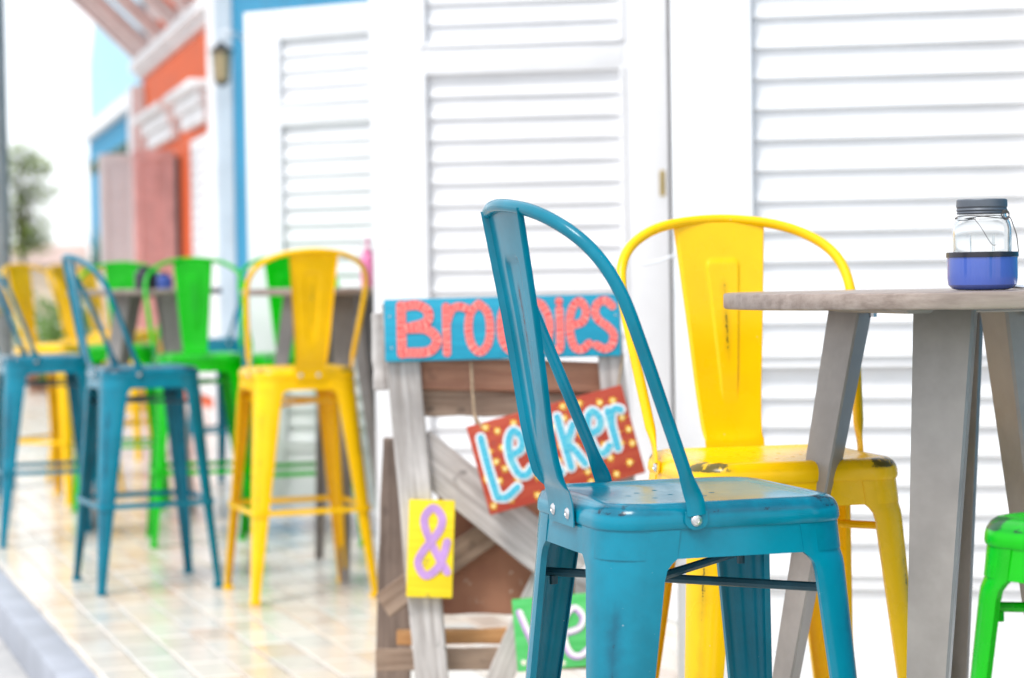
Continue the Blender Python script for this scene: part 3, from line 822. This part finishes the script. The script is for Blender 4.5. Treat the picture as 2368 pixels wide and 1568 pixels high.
MB().lathe([(.0545, .0515), (.0555, .0520), (.0555, .0590), (.0545, .0598), (.0465, .0598), (.0465, .0530), (.0545, .0515)], 48).build('rim', BLK, jar, 35)
g = MB().lathe([(0, .02), (.040, .02), (.0445, .026), (.0450, .095), (.0435, .104), (.0400, .112), (.0375, .116), (.0370, .128), (.0350, .128), (.0355, .115), (.0385, .110), (.0415, .103), (.0430, .095), (.0425, .028), (.038, .0225), (0, .0225)], 48).build('glass', GL, jar, 40)
rb = MB()
for k in range(8):
    a = 2*math.pi*k/8+.2; c_, s_ = math.cos(a), math.sin(a)
    rb.tube([(c_*.0452, s_*.0452, .05), (c_*.0455, s_*.0455, .072), (c_*.0452, s_*.0452, .088)], [.0004, .0010, .0004], 6)
rb.build('glass_rib', GL, g, 60)
MB().lathe([(0, .1185), (.0372, .1185), (.0385, .120), (.0375, .1225), (.0392, .1245), (.0378, .1275), (.0392, .130), (.0388, .1395), (.0375, .1415), (0, .1415)], 48).build('lid', LID, jar, 30)
wr = MB(); ring = [(.0405*math.cos(a), .0405*math.sin(a), .1135+.0025*math.sin(2*a)) for a in [2*math.pi*k/40 for k in range(41)]]
wr.tube(ring, .0008, 6)
wr.tube(catmull([(.034, -.022, .114), (.040, -.020, .111), (.046, -.012, .100), (.0525, -.005, .085), (.0555, -.002, .066), (.0565, 0, .058)], 6), .0008, 6)
for k in range(3): wr.tube([(.030+.006*math.cos(a), -.0285, .1145+.004*k*.4+.006*math.sin(a)) for a in [2*math.pi*i/14 for i in range(15)]], .0008, 5)
wr.tube(catmull([(-.022, -.036, .1135), (-.012, -.046, .098), (.004, -.047, .072), (.012, -.0465, .070)], 6), .0005, 5)
wr.build('wire_handle', plain('thin_wire', (.12, .11, .11, 1), .4, .6), jar, 60)
# candle sand inside
MB().lathe([(0, .024), (.0415, .0285), (.0418, .054), (.03, .057), (0, .056)], 32).build('sand', plain('sand', (.55, .45, .34, 1), .9, 0, .2, 60, .3), jar, 40)
pc = at(2335, 676, 3.16)
mb = MB()
NX = 10
vv = []; ff = []
for i in range(NX+1):
    for j in range(4):
        vv.append((-.05+.16*i/NX, -.03+.06*j/3, .0016+.0025*(1+math.sin(i*.9+j*1.3))*(1 if i > 1 else .2)))
for i in range(NX):
    for j in range(3): ff.append((i*4+j, i*4+j+1, (i+1)*4+j+1, (i+1)*4+j))
pm = meshdata('paper', vv, ff, 60)
pa = link('paper_sheet', pm, plain('paper_white', (.82, .82, .84, 1), .8, 0, .03)); pa.location = (pc.x, pc.y, TOPZ+.0005); pa.rotation_euler = (0, 0, .1)
sm_ = pa.modifiers.new('thick', 'SOLIDIFY'); sm_.thickness = .0006
tag(pa, 'crumpled white paper lying by the blue jar', 'paper')
# small things on the far tables
def small_jar(px, d, mat, label, cat, h=.12, r=.035, name='jar'):
    c = at(px, 670, d); o = empty(name, (c.x, c.y, TOPZ)); tag(o, label, cat)
    MB().lathe([(0, 0), (r, 0), (r, h*.55), (r*.95, h*.72), (r*.6, h*.82), (r*.55, h*.86), (0, h*.86)], 20).build('body', mat, o, 40)
    MB().lathe([(r*.62, h*.861), (r*.62, h), (0, h)], 20).build('lid', BLK, o, 40)
small_jar(338, 9.35, BLK, 'black jar on the far left table beside the purple one', 'jar', .10, .05)
small_jar(378, 9.50, BLUEJ, 'small purple-blue jar on the far left table', 'jar', .07, .04)
PINKB = plain('pink_plastic', (.75, .20, .40, 1), .35)
c = at(852, 665, 7.95); pb = empty('sauce_bottle', (c.x, c.y, TOPZ)); tag(pb, 'bright pink squeeze bottle on the table beside the white door edge', 'bottle')
MB().lathe([(0, 0), (.026, 0), (.028, .01), (.028, .10), (.022, .118), (.016, .122), (0, .122)], 24).build('body', PINKB, pb, 40)
MB().lathe([(.019, .1225), (.019, .135), (.009, .138), (.004, .185), (0, .185)], 18).build('nozzle', PINKB, pb, 40)

# ------------------------------------------------------------------ sandwich board
SD = 4.80
sroot = empty('sandwich_board', (at(1160, 900, SD).x, SD-.095, 0)); sroot.rotation_euler = (math.radians(-5.5), 0, 0)
tag(sroot, 'rough grey plank sandwich board with painted word signs in front of the louvred door', 'sign')
SX0 = sroot.location.x
def sp(px, py):
    p_ = at(px, py, SD); return Vector((p_.x-SX0, p_.z/math.cos(math.radians(5.5))))
W_GREY = wood('weathered_grey', (.30, .27, .25, 1), (.58, .55, .53, 1), 'x', 1, .8, .6)
W_BRN = wood('weathered_brown', (.20, .13, .09, 1), (.36, .26, .19, 1), 'x', 1, .8, .5)
W_RED = wood('reddish_board', (.30, .13, .08, 1), (.46, .23, .14, 1), 'x', .8, .75, .3)
W_ORG = wood('orange_pine', (.42, .19, .06, 1), (.62, .33, .13, 1), 'x', .8, .6, .3)
W_DRK = wood('dark_plank', (.14, .10, .08, 1), (.28, .21, .17, 1), 'x', 1, .8, .5)
W_CHIP, t_, p_ = newmat('chipped_board'); vec_ = coords(t_); n_ = noise(t_, vec_, 16, 6, .7); n2_ = noise(t_, vec_, 5, 3)
c_ = mixc(t_, ramp(t_, n2_, .3, .7), (.22, .085, .05, 1), (.36, .17, .10, 1)); c_ = mixc(t_, ramp(t_, n_, .60, .66), c_, (.60, .50, .40, 1))
t_.links.new(c_, p_.inputs['Base Color']); p_.inputs['Roughness'].default_value = .8; bump(t_, p_, n_, .3, .003)
def plank(p0, p1, wpx, dy, mat, name='plank', T=.02, parent=None, dy2=None):
    a = sp(*p0); b = sp(*p1); d = b-a; L = d.length; w2 = wpx/1042/2
    bm = bmesh.new(); bmesh.ops.create_cube(bm, size=1)
    for q in bm.verts: q.co = Vector(((q.co.x+.5)*L, q.co.y*T, q.co.z*w2*2))
    bmesh.ops.subdivide_edges(bm, edges=[e for e in bm.edges if abs((e.verts[0].co-e.verts[1].co).x) > L*.5], cuts=7)
    rr = random.Random(int(p0[0]*7+p0[1]))
    for q in bm.verts: q.co += Vector((0, rr.uniform(-.0012, .0012), rr.uniform(-.002, .002)))
    bmesh.ops.bevel(bm, geom=[e for e in bm.edges if e.calc_face_angle(0) > .6], offset=.002, segments=1, affect='EDGES')
    m = bpy.data.meshes.new(name); bm.to_mesh(m); bm.free()
    o = link(name, m, mat, parent or sroot); o.location = (a.x, dy, a.y); o.rotation_euler = (0, -math.atan2(d.y, d.x), 0)
    if dy2 is not None:
        o.rotation_euler = (0, -math.atan2(d.y, d.x), 0)
        ang = math.atan2(dy2-dy, L); o.rotation_euler = Matrix.Rotation(0, 3, 'X').to_euler()
        M_ = Matrix.Rotation(-math.atan2(d.y, d.x), 4, 'Y') @ Matrix.Rotation(ang, 4, 'Z'); o.rotation_euler = M_.to_euler()
    return o
# front frame
plank((921, 700), (1008, 1640), 76, 0, W_GREY, 'stile')
plank((1402, 700), (1478, 1640), 62, 0, W_GREY, 'stile')
# back boards under the header
plank((950, 862), (1402, 872), 72, .024, W_RED, 'back_board', .018)
plank((950, 926), (1402, 930), 66, .040, W_BRN, 'back_board', .018)
# diagonals
plank((960, 1032), (1330, 1330), 104, .023, W_GREY, 'brace', .020)
plank((882, 1398), (1180, 1198), 62, .075, W_BRN, 'brace', .022)
plank((1305, 1225), (1120, 1640), 58, .048, W_GREY, 'brace', .020)
# brown back panel and bottom rails
plank((1010, 1275), (1330, 1275), 290, .110, W_CHIP, 'panel', .012)
plank((915, 1472), (1440, 1466), 36, .10, W_ORG, 'rail', .03)
plank((868, 1522), (1450, 1516), 52, .066, W_BRN, 'rail', .024)
# rear frame legs, leaning the other way
plank((872, 722), (880, 900), 34, .035, W_GREY, 'rear_leg', .03)
plank((918, 1010), (893, 1640), 82, .15, W_DRK, 'rear_leg', .024, dy2=.30)
plank((1440, 1010), (1475, 1640), 60, .15, W_DRK, 'rear_leg', .024, dy2=.30)

def ribbon(mb, pts, hw, y, T=.0012, n=7, att=None):
    """flat painted stroke in (x, z), front at y, round ends"""
    P = [Vector((p[0], p[1])) for p in pts]
    P3 = catmull([Vector((p.x, p.y, 0)) for p in P], n) if len(P) > 2 else [Vector((P[0].x+(P[1].x-P[0].x)*i/12, P[0].y+(P[1].y-P[0].y)*i/12, 0)) for i in range(13)]
    P = [Vector((p.x, p.y)) for p in P3]
    out = []; t0 = (P[1]-P[0]).normalized(); t1 = (P[-1]-P[-2]).normalized()
    L = []; R_ = []
    for i in range(len(P)):
        t = (P[min(i+1, len(P)-1)]-P[max(i-1, 0)]).normalized(); nn = Vector((-t.y, t.x)); L.append(P[i]+nn*hw); R_.append(P[i]-nn*hw)
    acc = 0.0; ts = [0.0]
    for i in range(1, len(P)): acc += (P[i]-P[i-1]).length; ts.append(acc)
    v = []; f = []; tt = []
    for i in range(len(P)):
        for q in (L[i], R_[i]): v.append((q.x, y-.0012*i/len(P), q.y)); tt.append(ts[i])
        for q in (L[i], R_[i]): v.append((q.x, y+T, q.y)); tt.append(ts[i])
    for i in range(len(P)-1):
        a = i*4; b = a+4; f += [(a, a+1, b+1, b), (a, b, b+2, a+2), (a+1, a+3, b+3, b+1)]
    for (c, t, s, i, tv_) in ((P[0], t0, -1, 0, 0.0), (P[-1], t1, 1, (len(P)-1)*4, acc)):
        nn = Vector((-t.y, t.x)); b = len(v); K = 6
        for k in range(K+1):
            an = math.pi*k/K; q = c+nn*hw*math.cos(an)+t*s*hw*math.sin(an); v.append((q.x, y-(.0012 if s > 0 else 0), q.y)); tt.append(tv_+s*hw*math.sin(an))
        f.append(tuple(b+k for k in range(K+1)))
    mb.add(v, f); 
    if att is not None: att += tt
def stripe_mat(name, c1, c2, c3):
    m, t, p = newmat(name); a = N(t, 'ShaderNodeAttribute'); a.attribute_name = 'along'
    vec = coords(t); n = noise(t, vec, 40, 3)
    s = math2(t, 'SINE', math2(t, 'ADD', math2(t, 'MULTIPLY', a.outputs['Fac'], 620.0), math2(t, 'MULTIPLY', n, 13.0)), 0)
    c = mixc(t, ramp(t, s, .1, .95), c1, c2); c = mixc(t, math2(t, 'MULTIPLY', ramp(t, n, .55, .7), .5), c, c3)
    t.links.new(c, p.inputs['Base Color']); p.inputs['Roughness'].default_value = .55; return m
CORAL = stripe_mat('coral_letter', (.72, .07, .07, 1), (.85, .32, .27, 1), (.80, .16, .14, 1))
LBLUE = stripe_mat('light_blue_letter', (.03, .36, .52, 1), (.12, .50, .58, 1), (.25, .56, .54, 1))
LILAC = plain('lilac_letter', (.48, .27, .58, 1), .6, 0, .15, 25)
WLET = plain('white_letter', (.80, .78, .78, 1), .6, 0, .06, 20)
def board_paint(name, c, c2): 
    m, t, p = newmat(name); vec = coords(t, (1, 8, 14)); n = noise(t, vec, 5, 7, .65); n2 = noise(t, coords(t), 28, 3)
    cc = mixc(t, ramp(t, n, .35, .75), c, c2); cc = mixc(t, math2(t, 'MULTIPLY', ramp(t, n2, .66, .76), .5), cc, (.03, .05, .06, 1))
    t.links.new(cc, p.inputs['Base Color']); p.inputs['Roughness'].default_value = .6; bump(t, p, n, .2, .002); return m
B_BLUE = board_paint('board_blue', (.0, .25, .39, 1), (.002, .33, .48, 1)); B_YEL = board_paint('board_yellow', (.78, .56, .0, 1), (.86, .68, .01, 1))
B_RED = board_paint('board_red', (.36, .032, .012, 1), (.45, .07, .025, 1)); B_GRN = board_paint('board_green', (.05, .42, .09, 1), (.10, .52, .15, 1))
G = {
 'B': [[(.08, .0), (.08, 1)], [(.08, .97), (.5, 1.0), (.78, .86), (.72, .64), (.2, .52)], [(.2, .52), (.72, .50), (1, .28), (.78, .04), (.08, .02)]],
 'r': [[(.22, .0), (.22, .95)], [(.22, .60), (.42, .88), (.72, .95), (1, .90)]],
 'o': [[(.5, 1), (.12, .82), (.0, .5), (.12, .17), (.5, 0), (.88, .17), (1, .5), (.88, .82), (.5, 1)]],
 'D': [[(.1, .02), (.1, 1)], [(.1, 1), (.6, .95), (.95, .68), (1, .42), (.75, .08), (.1, .0)]],
 'j': [[(.72, .84), (.74, .3), (.66, .04), (.25, -.02)], [(.70, 1.0), (.70, 1.005)]],
 'e': [[(.18, .50), (.70, .58), (.88, .80), (.55, 1.0), (.14, .82), (.0, .45), (.2, .08), (.6, .0), (1, .12)]],
 's': [[(.95, .88), (.6, 1), (.2, .93), (.08, .74), (.3, .58), (.7, .45), (.98, .28), (.85, .07), (.5, .0), (.1, .08)]],
 'L': [[(.12, 1), (.10, .55), (.14, .06)], [(.14, .05), (.5, .02), (1, .12)]],
 'k': [[(.1, 1.0), (.12, .0)], [(.85, .78), (.15, .40)], [(.28, .45), (.6, .28), (.95, .0)]],
 'n': [[(.22, .0), (.22, .95)]],
 'V': [[(.0, 1), (.45, .0)], [(.45, .0), (1, 1)]],
 '&': [[(1.0, .06), (.62, .34), (.28, .66), (.22, .86), (.5, 1.0), (.78, .86), (.70, .66), (.24, .38), (.05, .18), (.3, .0), (.66, .10), (.86, .30), (.97, .50)]],
}
def letter(ch, x, z, w, h, hw, y, mat, parent, name='letter'):
    mb = MB(); att = []
    for i, st in enumerate(G[ch]): ribbon(mb, [(x+p[0]*w, z+p[1]*h) for p in st], hw, y-.0004*i, att=att)
    m = bpy.data.meshes.new(name); m.from_pydata([tuple(q) for q in mb.v], [], mb.f); m.update()
    a = m.attributes.new('along', 'FLOAT', 'POINT'); a.data.foreach_set('value', att)
    return link(name, m, mat, parent)
def sign_board(p0, p1, hpx, dy, T, mat, name, parent):
    """board whose lower edge runs p0 -> p1; returns object with local x along, z up, front at y=-T"""
    a = sp(*p0); b = sp(*p1); d = b-a; L = d.length; H = hpx/1042
    mb = MB().bbox(0, L, -T, 0, 0, H, .003, 2); o = mb.build(name, mat, parent, 40)
    o.location = (a.x, dy, a.y); o.rotation_euler = (0, -math.atan2(d.y, d.x), 0)
    return o, L, H
FRONT = -.011
o, L, H = sign_board((893, 838), (1434, 824), 143, FRONT-.001, .018, B_BLUE, 'name_board', sroot)
o['label'] = 'bright blue board lettered Broodjes in striped coral'
k = 1/1042
def bx(px): return (px-893)*k
for ch, xa, xb in (('B', 925, 1013), ('r', 1022, 1083), ('o', 1086, 1136), ('o', 1160, 1212), ('D', 1228, 1272), ('j', 1280, 1302), ('e', 1318, 1362), ('s', 1374, 1420)):
    letter(ch, bx(xa), .016, bx(xb)-bx(xa), H-.030, .0090 if ch != 'B' else .0105, -.0195, CORAL, o)
for (nx, nz) in ((.012, .10), (.015, .03), (.51, .09), (.505, .03)): MB().lathe([(.003, 0), (.002, .0012), (0, .0014)], 8).build('nail', RIVET, o).location = (nx, -.018, nz)
for ch_ in o.children:
    if ch_.name.startswith('nail'): ch_.rotation_euler = (math.radians(90), 0, 0)
o, L, H = sign_board((943, 1372), (1047, 1384), 222, FRONT-.001, .020, B_YEL, 'ampersand_board', sroot)
o.rotation_euler = (0, math.radians(2.5), 0); o['label'] = 'small yellow board painted with a lilac ampersand'
letter('&', .020, .048, .068, .148, .0085, -.0215, LILAC, o)
o, L, H = sign_board((1197, 1542), (1500, 1512), 165, FRONT-.001, .016, B_GRN, 'vers_board', sroot)
o.rotation_euler = (0, math.radians(-4), 0)
o['name_hint'] = ''; del o['name_hint']; o['label'] = 'light green board with white and lilac lettering behind the teal stool leg'
o.name = 'green_board'
for ch, xa, wd in (('V', .014, .078), ('e', .106, .052), ('r', .172, .046), ('s', .226, .046)):
    letter(ch, xa, .024, wd, .105, .0075, -.0175, LILAC, o); letter(ch, xa+.003, .026, wd, .105, .0045, -.0190, WLET, o)
FLY = plain('flower_yellow', (.85, .50, .03, 1), .6, 0, .2, 60); FLC = plain('flower_cream', (.85, .72, .35, 1), .6)
FLM = {}
def flower_mesh(i, r, m1, m2):
    rr = random.Random(i); v = [(0, -.0006, 0)]; f = []
    for j in range(12):
        q = r*(1.15 if j % 2 == 0 else .55)*rr.uniform(.85, 1.15); v.append((q*math.cos(i+j*math.pi/6), 0, q*math.sin(i+j*math.pi/6)))
    f = [(0, 1+(j+1) % 12, 1+j) for j in range(12)]; b = len(v); v.append((0, -.0014, 0))
    for j in range(8): v.append((r*.4*math.cos(j*math.pi/4), -.0010, r*.4*math.sin(j*math.pi/4)))
    f += [(b, b+1+(j+1) % 8, b+1+j) for j in range(8)]
    m = bpy.data.meshes.new('flower'); m.from_pydata(v, [], f); m.update(); m.materials.append(m1); m.materials.append(m2)
    for p in m.polygons: p.material_index = 0 if p.index < 12 else 1
    return m
def flowers(spots, r, y, par, m1, m2, key):
    ms = [flower_mesh(i, r, m1, m2) for i in range(4)]
    for i, (x, z) in enumerate(spots): link('flower', ms[i % 4], None, par).location = (x, y, z)
flowers(((.015, .02), (.05, .125), (.10, .012), (.16, .02), (.09, .14), (.235, .13)), .0075, -.0166, o, WLET, FLC, 'g')
o, L, H = sign_board((1250, 1660), (1440, 1655), 96, FRONT-.001, .016, B_YEL, 'yellow_board', sroot)

# hanging sign "Lekker": a thing of its own
hs_ = empty('hanging_sign', sroot.location); hs_.rotation_euler = sroot.rotation_euler
tag(hs_, 'tilted red board with yellow flowers and blue Lekker lettering hung on twine', 'sign')
o, L, H = sign_board((1134, 1187), (1486, 1082), 208, -.036, .016, B_RED, 'board', hs_)
o.rotation_euler = (0, -math.atan2(sp(1425, 890).y-sp(1076, 985).y, sp(1425, 890).x-sp(1076, 985).x), 0)
for ch, xa, z, w2, h2 in (('L', .018, .026, .056, .142), ('e', .076, .064, .040, .100), ('k', .138, .050, .038, .118), ('k', .194, .054, .038, .114), ('e', .254, .066, .038, .094), ('r', .300, .068, .036, .088)):
    letter(ch, xa, z, w2, h2, .0122, -.0175, WLET, o, 'letter_outline'); letter(ch, xa, z, w2, h2, .0074, -.0195, LBLUE, o)
sps = []
rr = random.Random(12)
while len(sps) < 58:
    c_ = (rr.uniform(.010, L-.010), rr.uniform(.010, H-.010))
    if all(math.hypot(c_[0]-q[0], c_[1]-q[1]) > .0225 for q in sps) or rr.random() < .002: sps.append(c_)
flowers(sps, .0092, -.0166, o, FLY, FLC, 'y')
TW_ = plain('twine', (.36, .26, .17, 1), .9, 0, .3, 80)
a = sp(1090, 838); b = sp(1098, 960); c_ = sp(1112, 986)
MB().tube([(a.x, -.012, a.y), (a.x+.002, -.014, (a.y+b.y)/2), (b.x, -.034, b.y), (b.x+.012, -.05, b.y-.020), (c_.x+.012, -.050, c_.y-.01), (c_.x-.004, -.034, c_.y-.012), (b.x, -.032, b.y)], .0035, 7).build('twine', TW_, hs_, 60)
a = sp(1440, 820); c_ = sp(1425, 892); MB().tube([(a.x, -.012, a.y), (c_.x, -.032, c_.y-.012)], .003, 7).build('twine', TW_, hs_, 60)

# ------------------------------------------------------------------ stools
stool(.229, 2.911, 16.9, TEAL, 'teal metal bar stool, nearest and sharpest, facing the round table')
stool(.412, 3.479, -78, YEL, 'scuffed yellow metal bar stool on the far side of the nearest table')
stool(.765, 2.50, 123, GRN, 'bright green metal bar stool cut off by the right edge')
stool(-.722, 7.22, 110, YEL, 'far yellow bar stool seen from behind beside the white door edge')
stool(-1.285, 7.50, 23, TEAL, 'far teal bar stool facing right, in front of the green one')
stool(-1.27, 8.75, -78, GRN, 'green bar stool facing the camera between the far teal and far yellow stools')
c = at(100, 800, 8.85); stool(c.x, c.y, 20, TEAL, 'teal bar stool at the left edge of the photo')
c = at(140, 800, 10.5); stool(c.x, c.y, -28, YEL, 'yellow bar stool behind the left-edge teal stool')
c = at(276, 800, 10.15); stool(c.x, c.y, -84, GRN, 'green bar stool behind the far left table, only its back panel showing')
c = at(232, 800, 11.6); stool(c.x, c.y, -25, YEL, 'yellow bar stool half hidden behind the far teal stool hoop')
c = at(290, 800, 13.0); stool(c.x, c.y, -22, YEL, 'farthest yellow bar stool peeking out left of a green back panel')
c = at(690, 800, 8.62); stool(c.x, c.y, -72, GRN, 'green bar stool behind the far yellow stool, across its table')
c = at(545, 800, 11.0); stool(c.x, c.y, 160, TEAL, 'far teal bar stool between the green stool and the white door')
